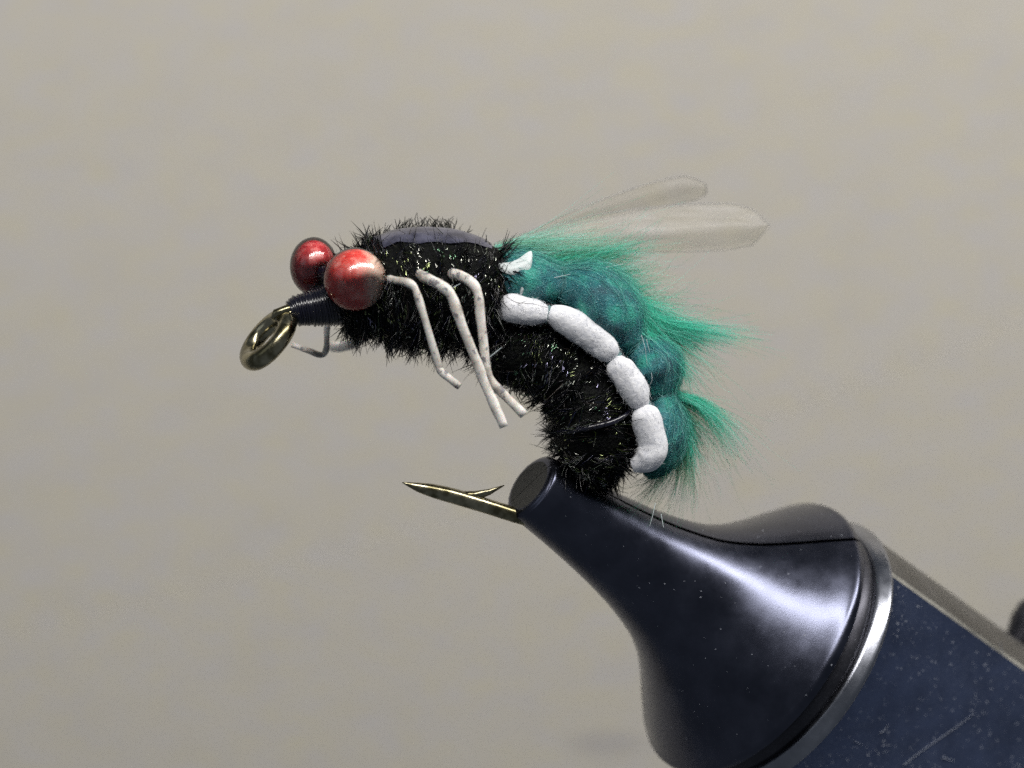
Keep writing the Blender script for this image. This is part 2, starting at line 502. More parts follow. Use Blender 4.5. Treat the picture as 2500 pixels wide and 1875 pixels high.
# ------------------------------------------------------------------ the fly
fly = bpy.data.objects.new('artificial_fly', None); S.collection.objects.link(fly)
fly['label'] = 'hand-tied fishing fly with red bead eyes, white legs and green back on a hook'
fly['category'] = 'fishing fly'

# ---- hook
hk = MB()
path = [(706, 771), (740, 757), (800, 745), (950, 735), (1120, 742), (1260, 790), (1370, 870), (1440, 970), (1462, 1080), (1440, 1180),
        (1390, 1250), (1335, 1274), (1270, 1261), (1190, 1236), (1110, 1212), (1060, 1199), (1020, 1189), (982, 1178)]
rr = [19] * 14 + [19, 17, 11.5, 1]
sm = catmull([(a, b, r) for (a, b), r in zip(path, rr)], 5)
hk.tube([C(a, b) for a, b, r in sm], [max(r, 0.6) / 50 for a, b, r in sm], 16)
hook = hk.build('hook', M_hook, fly)
ey = MB()
ec = C(655, 829)
phi = math.radians(48)
u = V((math.cos(phi), 0, math.sin(phi))); pv = V((-math.sin(phi), 0, math.cos(phi)))
th = math.radians(66)
v2 = pv * math.cos(th) + V((0, 1, 0)) * math.sin(th)
Rr = 65 / 50
nm, nn = 64, 20
vs = []; fs = []
for i in range(nm):
    a = 2 * math.pi * i / nm
    rad = u * math.cos(a) + v2 * math.sin(a); c = ec + rad * Rr; ax2 = u.cross(v2).normalized()
    rw = (23.5 + 1.5 * math.sin(a * 2 + 1)) / 50
    for k in range(nn):
        q = 2 * math.pi * k / nn
        vs.append(c + rad * (rw * math.cos(q)) + ax2 * (rw * math.sin(q)))
for i in range(nm):
    for k in range(nn):
        i2, k2 = (i + 1) % nm, (k + 1) % nn
        fs.append((i * nn + k, i2 * nn + k, i2 * nn + k2, i * nn + k2))
ey.add(vs, fs)
ey.build('hook_eye', M_hook, hook)
# neck of the loop and the cut end of the wire lying beside it
nk = MB(); nk.tube([ec + u * 1.30, ec + u * 1.75, C(716, 765)], [0.40, 0.38, 0.36], 14)
nk.tube([C(668, 779, -0.25), C(674, 766, -0.3), C(700, 757, -0.3), C(730, 748, -0.2)], [0.20, 0.24, 0.26, 0.25], 12)
nk.build('eye_neck', M_hook, hook)
ba = MB()
b0 = [(1110, 1210), (1160, 1211), (1195, 1201), (1231, 1185)]
ba.tube([C(a, b, -0.05) for a, b in b0], [0.22, 0.25, 0.15, 0.025], 10, flat=0.8)
ba.build('barb', M_hook, hook)

# ---- head of wound thread
hd = MB()
axis = catmull([(712, 764, 26), (722, 760, 34), (745, 755, 38), (775, 751, 44), (805, 745, 50), (840, 738, 56), (870, 735, 50)], 6)
hd.tube([C(a, b) for a, b, r in axis], [r / 50 for a, b, r in axis], 28)
head = hd.build('head', M_thread, fly)
tw = MB()
turns = 21; N = turns * 26
pts = []
for i in range(N + 1):
    f = i / N * (len(axis) - 8)
    j = int(f); fr = f - j
    A, B = axis[j], axis[j + 1]
    c = C(A[0] + (B[0] - A[0]) * fr, A[1] + (B[1] - A[1]) * fr)
    r = (A[2] + (B[2] - A[2]) * fr) / 50 + 0.01
    t = (C(*axis[j + 1][:2]) - C(*axis[j][:2])).normalized()
    a = (V((0, 0, 1)) - t * t.z).normalized(); b = t.cross(a)
    q = 2 * math.pi * turns * i / N
    wob = 0.035 * math.sin(q * 0.37) * math.sin(q * 0.11 + 1)
    pts.append(c + (a * math.cos(q) + b * math.sin(q)) * (r + wob))
tw.tube(pts, [0.055 + 0.012 * math.sin(i * 0.11) for i in range(len(pts))], 8)
tw.build('thread_wrap', M_thread, head)

# ---- bead eyes
def bead(px, py, y, r, sc, flip, label, coff, ck=0.80):
    c = P(px, py, y)
    e = sphere_mb(c, r, 56, 32, sc).build('eye', mat_glass(), fly)
    recentre(e, c)
    e['label'] = label
    k = sphere_mb((0, 0, 0), r * ck, 40, 24, sc).build('bead_core', mat_eye_core(flip), e)
    k.location = coff
    return e
bead(869, 683, -2.35, 1.58, (1, 1, 0.985), False, 'near red glass bead eye, clear on its right side', (-0.03, 0.0, 0.0), 0.955)
bead(766, 650, 1.35, 1.44, (0.82, 1, 1.0), True, 'far red glass bead eye, darker and partly hidden', (-0.01, -0.03, -0.06), 0.93)
# stalk that joins the two beads across the hook
st = MB(); st.tube([P(869, 683, -1.2), C(812, 690, 0.0), P(775, 650, 0.6)], [0.32, 0.36, 0.32], 14)
st.build('eye_stalk', M_thread, fly)

# ---- herl bodies
BLACKS = [(0.002, 0.002, 0.003, 1)] * 8 + [(0.004, 0.004, 0.007, 1)] * 4 + [(0.004, 0.009, 0.003, 1)] * 2 + [(0.012, 0.018, 0.004, 1), (0.018, 0.014, 0.012, 1), (0.004, 0.005, 0.016, 1)]
def in_jaw(p, pad=14):
    d_ = p - NOSE; a_ = d_.dot(ax) * 50
    if a_ < -20: return False
    rr_ = (d_ - ax * d_.dot(ax)).length * 50
    for (a1, r1), (a2, r2) in zip(prof, prof[1:]):
        if a1 <= a_ <= a2: return rr_ < r1 + (r2 - r1) * (a_ - a1) / max(a2 - a1, 1e-6) + pad
    return False

def over_jaw(p):
    """in front of the jaw as the camera of a bystander would see it, or inside it"""
    if in_jaw(p): return True
    q = V((p.x, 0, p.z)) - V((NOSE.x, 0, NOSE.z)); t_ = q.x * math.cos(al) - q.z * math.sin(al); s_ = q.dot(nu_) * 50
    return t_ * 50 > -30 and s_ < 78 and p.y < NOSE.y + 0.6

class Body:
    """a tube of given stations (px, py, r px), with depth factor"""
    def __init__(self, st, flat=1.0, n=6, dy=0.0):
        self.s = catmull(st, n); self.flat = flat; self.dy = dy
        self.c = [C(a, b, dy) for a, b, r in self.s]; self.r = [max(r, 1) / 50 for a, b, r in self.s]
        self.yax = V((0.15, 1, 0)).normalized()
    def frame(self, f):
        m = len(self.c); x = max(0, min(f, 0.99999)) * (m - 1); i = int(x); fr = x - i
        c = self.c[i].lerp(self.c[i + 1], fr); r = self.r[i] + (self.r[i + 1] - self.r[i]) * fr
        t = (self.c[min(i + 2, m - 1)] - self.c[max(i - 1, 0)]).normalized()
        a = self.yax.cross(t).normalized(); b = t.cross(a).normalized()
        sl = (self.r[i + 1] - self.r[i]) / max((self.c[i + 1] - self.c[i]).length, 1e-4)
        return c, r, t, a, b, sl
    def at(self, f, q, k=1.0):
        c, r, t, a, b, sl = self.frame(f)
        p = c + a * (r * k * math.cos(q)) + b * (r * k * self.flat * math.sin(q))
        nrm = (a * math.cos(q) * self.flat + b * math.sin(q)).normalized()
        nrm = (nrm - t * sl * 0.7).normalized()
        circ = (-a * math.sin(q) + b * math.cos(q) * self.flat).normalized()
        return p, nrm, t, circ
    def mesh(self, m, n=32, lump=0.04):
        vs = []
        M = len(self.c)
        b0 = len(m.v)
        m.tube(self.c, self.r, n, True, self.flat, self.yax)
        for i in range(b0, len(m.v)):
            p = V(m.v[i]); d = mnoise.noise_vector(p * 1.7) * lump
            m.v[i] = tuple(p + d)

def herl(body, clumps, rnd, lmin, lmax, lay=0.9, wraps=13, skip=None, rad=0.044):
    """barbules in small clumps along the turns of the herl"""
    m = MB()
    for _ in range(clumps):
        wv = rnd.randrange(0, wraps) + rnd.gauss(0.5, 0.2)
        f = wv / wraps
        if not 0.0 < f < 1.0: continue
        q = rnd.uniform(0, 2 * math.pi); s = rnd.choice((-1, 1, 1))
        lift = rnd.uniform(0.15, 0.8) if rnd.random() < 0.62 else rnd.uniform(0.9, 2.2)
        cl = rnd.uniform(lmin, lmax); lean = rnd.gauss(0, 0.4); cu = rnd.gauss(0, 0.3); cv = rnd.gauss(0, 0.25)
        tipj = V((rnd.gauss(0, .1), rnd.gauss(0, .1), rnd.gauss(0, .1)))
        for k in range(rnd.randint(4, 10)):
            p, nr, t, ci = body.at(min(max(f + rnd.gauss(0, 0.008), 0.002), 0.998), q + rnd.gauss(0, 0.13), 0.97)
            if (skip and skip(p, nr, f, q)) or over_jaw(p): continue
            L = cl * rnd.uniform(0.6, 1.15)
            d = (nr * lift * rnd.uniform(0.8, 1.2) + ci * s * lay * rnd.uniform(0.7, 1.2) + t * (lean + rnd.gauss(0, 0.15))).normalized()
            d2 = (d + V((cu, cv, rnd.gauss(-0.1, .15))) - nr * 0.3 + V((rnd.gauss(0, .1), rnd.gauss(0, .1), rnd.gauss(0, .1)))).normalized()
            pts = [p, p + d * L * 0.35, p + d * L * 0.4 + d2 * L * 0.28, p + d * L * 0.4 + d2 * L * 0.6]
            m.fibre(pts, rad * rnd.uniform(0.6, 1.3), 0.005, rnd.choice(BLACKS))
    return m

GLINT = [(0.55, 0.58, 0.50, 1)] * 4 + [(0.40, 0.46, 0.22, 1)] * 2 + [(0.40, 0.38, 0.55, 1), (0.22, 0.42, 0.26, 1), (0.75, 0.75, 0.68, 1), (0.75, 0.75, 0.68, 1)]
def glints(body, count, rnd, skip=None):
    """bright bits of flue, in short rows along the turns"""
    m = MB()
    for _ in range(count):
        f0 = rnd.uniform(0.05, 0.97); q0 = rnd.uniform(0, 2 * math.pi); s = rnd.choice((-1, 1)); ln = rnd.gauss(0, 0.3)
        df, dq = rnd.gauss(0, 0.010), rnd.gauss(0, 0.05); col = rnd.choice(GLINT)
        for k in range(rnd.choice((1, 2, 3, 4, 6))):
            f = min(max(f0 + df * k + rnd.gauss(0, 0.003), 0.01), 0.99); q = q0 + dq * k + rnd.gauss(0, 0.02)
            p, nr, t, ci = body.at(f, q, 1.0)
            if (skip and skip(p, nr, f, q)) or over_jaw(p): continue
            p = p + nr * rnd.uniform(0.03, 0.14)
            L = rnd.uniform(0.08, 0.30)
            d = (ci * s + t * (ln + rnd.gauss(0, 0.1)) + nr * rnd.gauss(0.05, 0.15)).normalized()
            m.fibre([p, p + d * L * 0.5 + nr * 0.03, p + d * L], 0.036 * rnd.uniform(0.5, 1.5), 0.014, col)
    return m

def curls(body, m, count, rnd, skip=None):
    """long loose flues that curl away from the body"""
    for _ in range(count):
        f = rnd.uniform(0.06, 0.9); q = rnd.uniform(0, 2 * math.pi)
        p, nr, t, ci = body.at(f, q, 0.98)
        if (skip and skip(p, nr, f, q)) or over_jaw(p): continue
        L = rnd.uniform(0.9, 1.9); s = rnd.choice((-1, 1)); d = (nr * rnd.uniform(0.4, 1.0) + ci * s * 0.9 + t * rnd.gauss(0, 0.4)).normalized()
        w_ = rnd.gauss(-1.1, 0.7); pts = []; x = p.copy()
        for k in range(7):
            pts.append(x.copy()); x = x + d * (L / 6); d = (d + nr * w_ / 6 + V((rnd.gauss(0, .06), rnd.gauss(0, .06), rnd.gauss(0, .06)))).normalized()
        m.fibre(pts, 0.038 * rnd.uniform(0.6, 1.2), 0.008, rnd.choice(BLACKS))

rnd = random.Random(3)
thorax = Body([(826, 758, 40), (858, 740, 82), (905, 720, 116), (960, 709, 140), (1020, 706, 148), (1090, 709, 147), (1150, 722, 136), (1200, 742, 110), (1230, 762, 72), (1244, 775, 30)], 0.98)
m = MB(); thorax.mesh(m, 40, 0.10)
tho = m.build('thorax', M_core, fly)
def skip_case(p, nr, f, q):   # nothing grows through the wing case film
    return 0.29 < f < 0.68 and nr.z > 0.68 and nr.y < 0.62
gm = glints(thorax, 480, rnd, skip_case).build('herl_glint', M_glint, tho, attr=True); gm['kind'] = 'stuff'
hm = herl(thorax, 760, rnd, 0.6, 1.6, skip=skip_case)
curls(thorax, hm, 260, rnd, skip_case)
# longer herl tips standing up along the back
for (px, py, tx, ty, dy, n) in [(886, 606, 889, 545, -0.4, 4), (905, 600, 935, 560, 0.6, 6), (900, 604, 925, 572, 0.3, 5), (925, 590, 950, 548, 1.5, 6), (965, 575, 985, 538, 1.6, 12), (990, 568, 1000, 540, 1.7, 12),
                               (1012, 566, 1008, 545, 1.8, 8), (1025, 565, 1038, 532, 1.8, 12), (1050, 562, 1065, 540, 1.8, 8), (1085, 562, 1080, 536, 1.9, 14), (1100, 566, 1095, 538, 1.9, 10), (1130, 575, 1150, 565, 1.7, 5), (1188, 612, 1185, 574, -1.0, 3),
                               (872, 612, 868, 596, -0.8, 3), (950, 582, 960, 555, 1.2, 8), (1065, 562, 1050, 535, 1.8, 8)]:
    for i in range(n):
        p = C(px + rnd.gauss(0, 6), py + 8, dy + rnd.gauss(0, 0.3)); e = C(tx + rnd.gauss(0, 10), ty + rnd.gauss(0, 6), dy + rnd.gauss(0, 0.3))
        bend = V((rnd.gauss(0, .12), rnd.gauss(0, .1), 0))
        hm.fibre([p, p.lerp(e, 0.35) + bend, p.lerp(e, 0.7) + bend, e], 0.045, 0.012, rnd.choice(BLACKS[:8] + [(0.03, 0.03, 0.02, 1)]))
# barbules that sweep back over the rear edge and hang under the belly
for i in range(240):
    f = rnd.uniform(0.82, 0.98); q = rnd.uniform(-2.9, 0.6)
    p, nr, t, ci = thorax.at(f, q, 0.98)
    d = (nr * 0.6 + t * 0.7 + V((0, 0, -0.45))).normalized(); L = rnd.uniform(0.6, 1.3)
    hm.fibre([p, p + d * L * 0.5, p + d * L * 0.8 + V((0, 0, -0.12)), p + d * L + V((0, 0, -0.3))], 0.026, 0.006, rnd.choice(BLACKS))
for i in range(520):
    f = rnd.uniform(0.12, 0.9); q = math.pi + rnd.gauss(0, 0.7)
    p, nr, t, ci = thorax.at(f, q, 0.97)
    if nr.z > -0.3: continue
    d = (nr + t * rnd.gauss(-0.1, 0.5) + V((0, rnd.gauss(0, .3), -0.2))).normalized(); L = rnd.uniform(0.55, 1.4)
    hm.fibre([p, p + d * L * 0.5, p + d * L * 0.8 + V((rnd.gauss(0, .08), 0, -0.05)), p + d * L + V((rnd.gauss(0, .15), 0, 0))], 0.028, 0.006, rnd.choice(BLACKS))
for i in range(48):
    f = rnd.uniform(0.25, 0.75); q0_ = rnd.uniform(0.5, 1.0)
    c_, r_, t_, a_, b_, sl_ = thorax.frame(f)
    up_ = a_ if a_.z > 0 else -a_; nb = b_ if b_.y < 0 else -b_
    L = rnd.uniform(0.2, 0.7); d0 = rnd.gauss(0, 0.35)
    pts = []
    for k in range(4):
        q_ = q0_ - L * k / 3 / r_; pts.append(c_ + t_ * (d0 * k / 3) + (up_ * math.cos(q_) + nb * math.sin(q_)) * (r_ * (1.04 + 0.03 * k)))
    hm.fibre(pts, 0.02, 0.006, rnd.choice(BLACKS))
o = hm.build('thorax_herl', M_herl, tho, attr=True); o['kind'] = 'stuff'

abd = Body([(1180, 812, 40), (1212, 828, 72), (1265, 858, 88), (1345, 893, 88), (1412, 945, 92), (1445, 1020, 100), (1452, 1080, 96), (1446, 1122, 80), (1434, 1154, 58), (1424, 1178, 34)], 1.2)
for _i in range(len(abd.c)):                     # the tail end tucks in behind the near jaw
    _k = max(0.0, (_i / (len(abd.c) - 1) - 0.6) / 0.4); abd.c[_i] = abd.c[_i] + V((0, 1.5 * _k, 0))
m = MB(); abd.mesh(m, 36, 0.09)
abo = m.build('abdomen', M_core, fly)
gm = glints(abd, 380, rnd).build('herl_glint', M_glint, abo, attr=True); gm['kind'] = 'stuff'
hm = herl(abd, 720, rnd, 0.5, 1.4)
curls(abd, hm, 240, rnd)
for i in range(420):   # inner curve
    f = rnd.uniform(0.12, 0.8); q = math.pi + rnd.gauss(0, 0.45)
    p, nr, t, ci = abd.at(f, q, 0.97)
    d = (nr + t * rnd.gauss(0, 0.4) + V((0, rnd.gauss(0, .3), rnd.gauss(0, .2)))).normalized(); L = rnd.uniform(0.4, 1.0)
    hm.fibre([p, p + d * L * 0.5, p + d * L * 0.8, p + d * L + V((rnd.gauss(0, .12), 0, rnd.gauss(0, .12)))], 0.026, 0.006, rnd.choice(BLACKS))
o = hm.build('abdomen_herl', M_herl, abo, attr=True); o['kind'] = 'stuff'
# dark tying thread showing across the abdomen
tm = MB()
pts = [(1385, 1058, -2.15), (1420, 1048, -2.45), (1455, 1041, -2.62), (1492, 1032, -2.55), (1525, 1015, -2.2), (1540, 1000, -1.8)]
s_ = catmull([tuple(C(*p)) for p in pts], 6); tm.tube(s_, [0.05 + 0.09 * math.sin(math.pi * i / (len(s_) - 1)) for i in range(len(s_))], 10, flat=0.7)
tm.build('tying_thread', M_thread, abo)

# ---- wing case film over the thorax
wc = MB()
rnd_e = [rnd.gauss(0, 2.0) for _ in range(40)]
nu, nv = 26, 14; vs = []; fs = []
for layer in (0, 1):
    for i in range(nu + 1):
        f = 0.29 + 0.39 * i / nu
        for j in range(nv + 1):
            v = j / nv
            edge_n = math.radians(-42 + 7 * mnoise.noise(V((i * 0.17, 3.3, 0))) + 0.25 * rnd_e[i] + 18 * max(0, (i - 16) / 10)); edge_f = math.radians(46)
            q = edge_n + (edge_f - edge_n) * v
            c, r, t, a, b, sl = thorax.frame(f)
            # q from the top towards the camera: b may point either way
            sgn = -1 if b.y > 0 else 1
            up = a if a.z > 0 else -a
            rr2 = r * (1.03 - 0.02 * layer) + 0.025 * mnoise.noise(V((i * 0.25, j * 0.3, 7.7)))
            vs.append(c + up * (rr2 * math.cos(q)) + b * (-sgn * rr2 * math.sin(q) * 0.98) )
n1 = (nu + 1) * (nv + 1)
for i in range(nu):
    for j in range(nv):
        q = (i * (nv + 1) + j, (i + 1) * (nv + 1) + j, (i + 1) * (nv + 1) + j + 1, i * (nv + 1) + j + 1)
        fs.append(q); fs.append(tuple(x + n1 for x in q[::-1]))
wc.add(vs, fs)
wc.build('wing_case', M_case, fly)

# ---- legs
def leg(pts, r, label, r1=None, taper=0.9):
    m = MB()
    s = catmull(pts, 4)
    L = len(s)
    rad = [r / 50 * (1 - (1 - taper) * i / L) * (1 + 0.06 * math.sin(i * 0.9 + pts[0][0])) for i in range(L)]
    m.tube([P(*p) for p in s], rad, 7, flat=0.8)
    for i in range(len(m.v)):
        p = V(m.v[i]); m.v[i] = tuple(p + mnoise.noise_vector(p * 2.3) * 0.03)
    o = m.build('leg', M_leg, fly); o['label'] = label
    o.data.materials[0] = M_leg
    return o
leg([(935, 680, -2.3), (955, 683, -2.75), (988, 688, -3.35), (1008, 698, -3.6), (1020, 722, -3.65), (1036, 775, -3.6), (1068, 880, -3.3), (1073, 901, -3.25), (1086, 915, -3.3), (1105, 930, -3.4), (1123, 943, -3.45)],
    10.5, 'front near leg, thin and bent at the knee and foot')
leg([(1022, 668, -2.7), (1040, 679, -3.1), (1068, 692, -3.6), (1094, 709, -3.95), (1108, 735, -4.0), (1126, 788, -3.95), (1168, 893, -3.8), (1181, 930, -3.8), (1206, 985, -3.9), (1231, 1042, -3.95)],
    14, 'middle near leg, thick, white and nearly straight')
leg([(1100, 668, -2.6), (1122, 672, -3.0), (1152, 690, -3.35), (1167, 716, -3.45), (1172, 760, -3.4), (1180, 830, -3.25), (1188, 900, -3.1), (1200, 930, -3.1), (1235, 968, -3.2), (1280, 1013, -3.3)],
    13, 'rear near leg, speckled and crossing behind the middle leg')
leg([(830, 770, 1.2), (806, 785, 1.8), (799, 800, 2.1), (798, 830, 2.2), (796, 856, 2.25), (784, 867, 2.3), (752, 856, 2.3), (714, 841, 2.3)],
    9.5, 'far leg bent forward below the head')
leg([(900, 815, 2.4), (872, 832, 4.0), (848, 843, 5.2), (828, 848, 6.2), (812, 846, 7.0)],
    14, 'blurred far leg poking forward from the belly')
# dark thread mark at the foot of the middle leg
# ---- teal back segments
back = Body([(1195, 690, 45), (1225, 688, 66), (1285, 690, 76), (1362, 700, 54), (1435, 722, 85), (1500, 782, 81), (1546, 843, 48), (1594, 893, 72), (1610, 966, 42), (1622, 1035, 58), (1612, 1100, 52), (1590, 1145, 28), (1575, 1165, 6)], 1.6, 6)
nst = len(back.s)
cuts = [0, 18, 36, 48, nst - 1]
labels = ['front segment of the teal back beside the thorax', 'largest segment of the teal back', 'third segment of the teal back', 'last segment of the teal back at the tail']
segs = []
for k in range(4):
    sub = Body.__new__(Body); sub.flat = 1.6; sub.yax = back.yax
    sub.c = back.c[cuts[k]:cuts[k + 1] + 1]; sub.r = list(back.r[cuts[k]:cuts[k + 1] + 1])
    if k > 0: sub.r[0] *= 0.93
    if k < 3: sub.r[-1] *= 0.93
    m = MB(); sub.mesh(m, 36, 0.09)
    o = m.build('back_segment', M_back, fly); o['label'] = labels[k]; segs.append(o)

TEAL = [(0.14, 0.82, 0.62, 1), (0.05, 0.62, 0.44, 1), (0.40, 0.93, 0.82, 1), (0.03, 0.42, 0.30, 1), (0.12, 0.80, 0.60, 1)]
GREEN = [(0.16, 0.46, 0.28, 1), (0.12, 0.36, 0.20, 1), (0.22, 0.55, 0.38, 1)]
PALE = [(0.35, 0.72, 0.55, 1), (0.45, 0.75, 0.66, 1)]
fz = MB()
for i in range(700):
    f = rnd.uniform(0.03, 0.97); q = rnd.uniform(0, 2 * math.pi)
    p, nr, t, ci = back.at(f, q, 0.99)
    d = (nr * 0.25 + t * rnd.gauss(0.5, 0.7) + ci * rnd.gauss(0, 0.7)).normalized(); L = rnd.uniform(0.25, 0.9)
    fz.fibre([p, p + d * L * 0.5 + nr * 0.06, p + d * L], 0.009, 0.004, rnd.choice([(0.02, 0.12, 0.16, 1)] * 4 + [(0.04, 0.24, 0.24, 1)] * 4 + [(0.05, 0.34, 0.28, 1), (0.22, 0.50, 0.54, 1), (0.45, 0.72, 0.74, 1)]))
for i in range(640):   # longer plume fibres lying over the top of the back
    f = rnd.uniform(0.05, 0.95); c_, r_, t_, a_, b_, sl_ = back.frame(f)
    out = V((t_.z, 0, -t_.x));
    if out.dot(V((1, 0, 1))) < 0: out = -out
    qn = rnd.uniform(-0.4, 0.65) if rnd.random() < 0.8 else rnd.uniform(0.6, 1.2); nb = b_ if b_.y < 0 else -b_
    up_ = a_ if a_.dot(out) > 0 else -a_
    L = rnd.uniform(0.6, 1.7); dv = rnd.gauss(-0.1, 0.5); wv = rnd.gauss(0, 0.5)
    pts = []
    for k in range(5):
        f2 = min(f + L * k / 4 / 12.5, 0.995); c2, r2, t2, a2, b2, s2 = back.frame(f2)
        u2 = a2 if a2.dot(up_) > 0 else -a2; n2_ = b2 if b2.dot(nb) > 0 else -b2
        q2 = qn + dv * k / 4
        pts.append(c2 + u2 * (r2 * (1.03 + 0.05 * k * (1 + wv * 0.5)) * math.cos(q2)) + n2_ * (r2 * 1.6 * (1.02 + 0.02 * k) * math.sin(q2)))
    fz.fibre(pts, 0.009, 0.003, rnd.choice([(0.10, 0.48, 0.40, 1)] * 3 + [(0.24, 0.72, 0.62, 1)] * 2 + [(0.05, 0.30, 0.26, 1)] * 3 + [(0.4, 0.8, 0.76, 1)]))
o = fz.build('back_fuzz', M_marabou, segs[1], attr=True); o['kind'] = 'stuff'

# ---- white ribbing along the side
def rib(pts, label, dys):
    s = catmull(pts, 6)
    m = MB()
    pc = [C(a, b, d) for a, b, r, d in s]; rad = [max(r, 2) / 50 for a, b, r, d in s]
    b0 = 0
    m.tube(pc, rad, 22, True, 0.75, V((0.15, 1, 0)))
    for i in range(len(m.v)):
        p = V(m.v[i]); m.v[i] = tuple(p + mnoise.noise_vector(p * 1.6) * 0.07 + mnoise.noise_vector(p * 6) * 0.012)
    o = m.build('side_rib', M_rib, fly); o['label'] = label
    fm = MB()
    for k in range(380):
        i = rnd.randrange(1, len(pc) - 1); q = rnd.uniform(0, 2 * math.pi)
        t = (pc[i + 1] - pc[i - 1]).normalized(); a = V((0.15, 1, 0)).cross(t).normalized(); b = t.cross(a)
        nr = a * math.cos(q) + b * math.sin(q)
        p = pc[i].lerp(pc[i + 1], rnd.random()) + a * rad[i] * math.cos(q) * 0.97 + b * rad[i] * 0.75 * math.sin(q) * 0.97
        d = (nr * 0.22 + t * rnd.choice((-1, 1)) * 0.9 + V((rnd.gauss(0, .3), rnd.gauss(0, .3), rnd.gauss(0, .3)))).normalized(); L = rnd.uniform(0.08, 0.32)
        fm.fibre([p, p + d * L * 0.6, p + d * L + V((0, 0, -0.02))], 0.006, 0.003, (0.82, 0.83, 0.86, 1))
    ff = fm.build('rib_fuzz', M_floss, o, attr=True); ff['kind'] = 'stuff'
d = -2.05
rib([(1222, 750, 20, d + .3), (1240, 751, 33, d), (1275, 757, 36, d), (1308, 763, 31, d), (1333, 768, 20, d + .1)], 'front white rib segment next to the thorax', 0)
rib([(1342, 768, 20, d + .1), (1366, 775, 32, d), (1410, 797, 38, d), (1455, 830, 37, d), (1482, 856, 30, d), (1497, 870, 20, d + .1)], 'longest white rib segment', 0)
rib([(1500, 877, 20, d + .1), (1511, 896, 32, d), (1530, 922, 36, d), (1550, 955, 36, d), (1560, 976, 29, d), (1567, 989, 20, d + .1)], 'third white rib segment', 0)
rib([(1568, 995, 21, d + .1), (1575, 1014, 35, d), (1584, 1045, 37, d), (1593, 1078, 35, d + .05), (1592, 1102, 36, d + .1), (1574, 1124, 32, d + .25), (1545, 1138, 15, d + .5)], 'last white rib segment, hooking under the tail', 0)
# tying threads in the pinches between the segments
for pk in range(3):
    pt = MB(); pt.cur = (0.12, 0.30, 0.31, 1)
    for k in range(5):
        f = (cuts[pk + 1] + rnd.gauss(0, 0.35)) / (nst - 1)
        ring_ = [back.at(f + 0.002 * math.sin(q_ * 0.9 + k), 2 * math.pi * q_ / 40, 0.955 + 0.012 * math.sin(q_ + k))[0] for q_ in range(41)]
        pt.tube(ring_, [0.017] * 41, 5)
    o = pt.build('pinch_thread', M_floss, segs[pk + 1], attr=True); o['kind'] = 'stuff'

for (gx, gy, ang) in [(1337, 768, 0.35), (1499, 875, 0.85), (1568, 993, 1.1)]:   # thread bands that pinch the ribbing
    gb = MB(); gb.cur = (0.20, 0.32, 0.33, 1)
    tv = V((math.cos(ang), 0, -math.sin(ang))); bn = V((math.sin(ang), 0, math.cos(ang)))
    for k in range(3):
        cc = C(gx, gy, d + 0.15) + tv * (k - 1) * 0.07; kr = 0.41 + 0.02 * abs(k - 1)
        gb.tube([cc + bn * (kr * math.cos(a_)) + V((0, 1, 0)) * (kr * 0.75 * math.sin(a_)) for a_ in [2 * math.pi * i / 24 for i in range(25)]], [0.042] * 25, 6)
    o = gb.build('rib_thread', M_floss, abo, attr=True); o['kind'] = 'stuff'

# ---- wings
def sheet(name, mat, rows, label, thick=0.03, parent=fly):
    """rows: list of lists of world points, same length"""
    m = MB(); n = len(rows); k = len(rows[0])
    vs = [V(p) for r in rows for p in r]
    fs = [(i * k + j, i * k + j + 1, (i + 1) * k + j + 1, (i + 1) * k + j) for i in range(n - 1) for j in range(k - 1)]
    m.add(vs, fs)
    o = m.build(name, mat, parent)
    md = o.modifiers.new('thickness', 'SOLIDIFY'); md.thickness = thick; md.offset = 0
    if label: o['label'] = label
    return o
def lerp2(tab, x):
    for (a, b), (c, d_) in zip(tab, tab[1:]):
        if x <= c: return b + (d_ - b) * (x - a) / (c - a)
    return tab[-1][1]
Mw = mat_wing('clear_wing_film', rgb(0.88, 0.86, 0.88), 0.09)
# near wing, folded along a crease: upper leaf catches the light, lower leaf turns away
top = [(1235, 585), (1300, 568), (1440, 527), (1560, 509), (1700, 497), (1790, 496), (1840, 512), (1878, 548)]
cre = [(1235, 594), (1300, 588), (1440, 580), (1560, 572), (1700, 563), (1790, 556), (1840, 552), (1878, 549)]
low = [(1235, 605), (1300, 610), (1440, 612), (1560, 615), (1700, 614), (1790, 608), (1840, 597), (1878, 551)]
rows = []
N = 48
for i in range(N + 1):
    x = 1235 + (1878 - 1235) * i / N
    ya, yb, yc = lerp2(top, x), lerp2(cre, x), lerp2(low, x)
    yd = y0(x) + 2.2 + 2.0 * i / N
    wv = 0.06 * math.sin(i * 0.5)
    row = []
    for j in range(5):
        v = j / 4
        row.append(P(x, ya + (yb - ya) * v, yd + 1.3 * (1 - v) + wv * (1 - v)))
    for j in range(1, 5):
        v = j / 4
        row.append(P(x, yb + (yc - yb) * v, yd + 0.9 * v + wv * v))
    rows.append(row)
wo = sheet('wing', Mw, rows, 'near pale wing folded along its length')
Me = mat_wing('wing_edge_film', rgb(0.55, 0.54, 0.55), 0.6)
def edge(pts, parent):
    m = MB(); m.tube(pts, [0.028] * len(pts), 6); m.build('wing_edge', Me, parent)
edge([rw[0] for rw in rows] + [rw[-1] for rw in rows[::-1]], wo)
top = [(1215, 590), (1300, 562), (1420, 505), (1540, 462), (1620, 438), (1668, 428), (1700, 436), (1724, 452)]
low = [(1215, 596), (1300, 578), (1420, 545), (1540, 520), (1620, 503), (1668, 495), (1700, 488), (1724, 474)]
rows = []
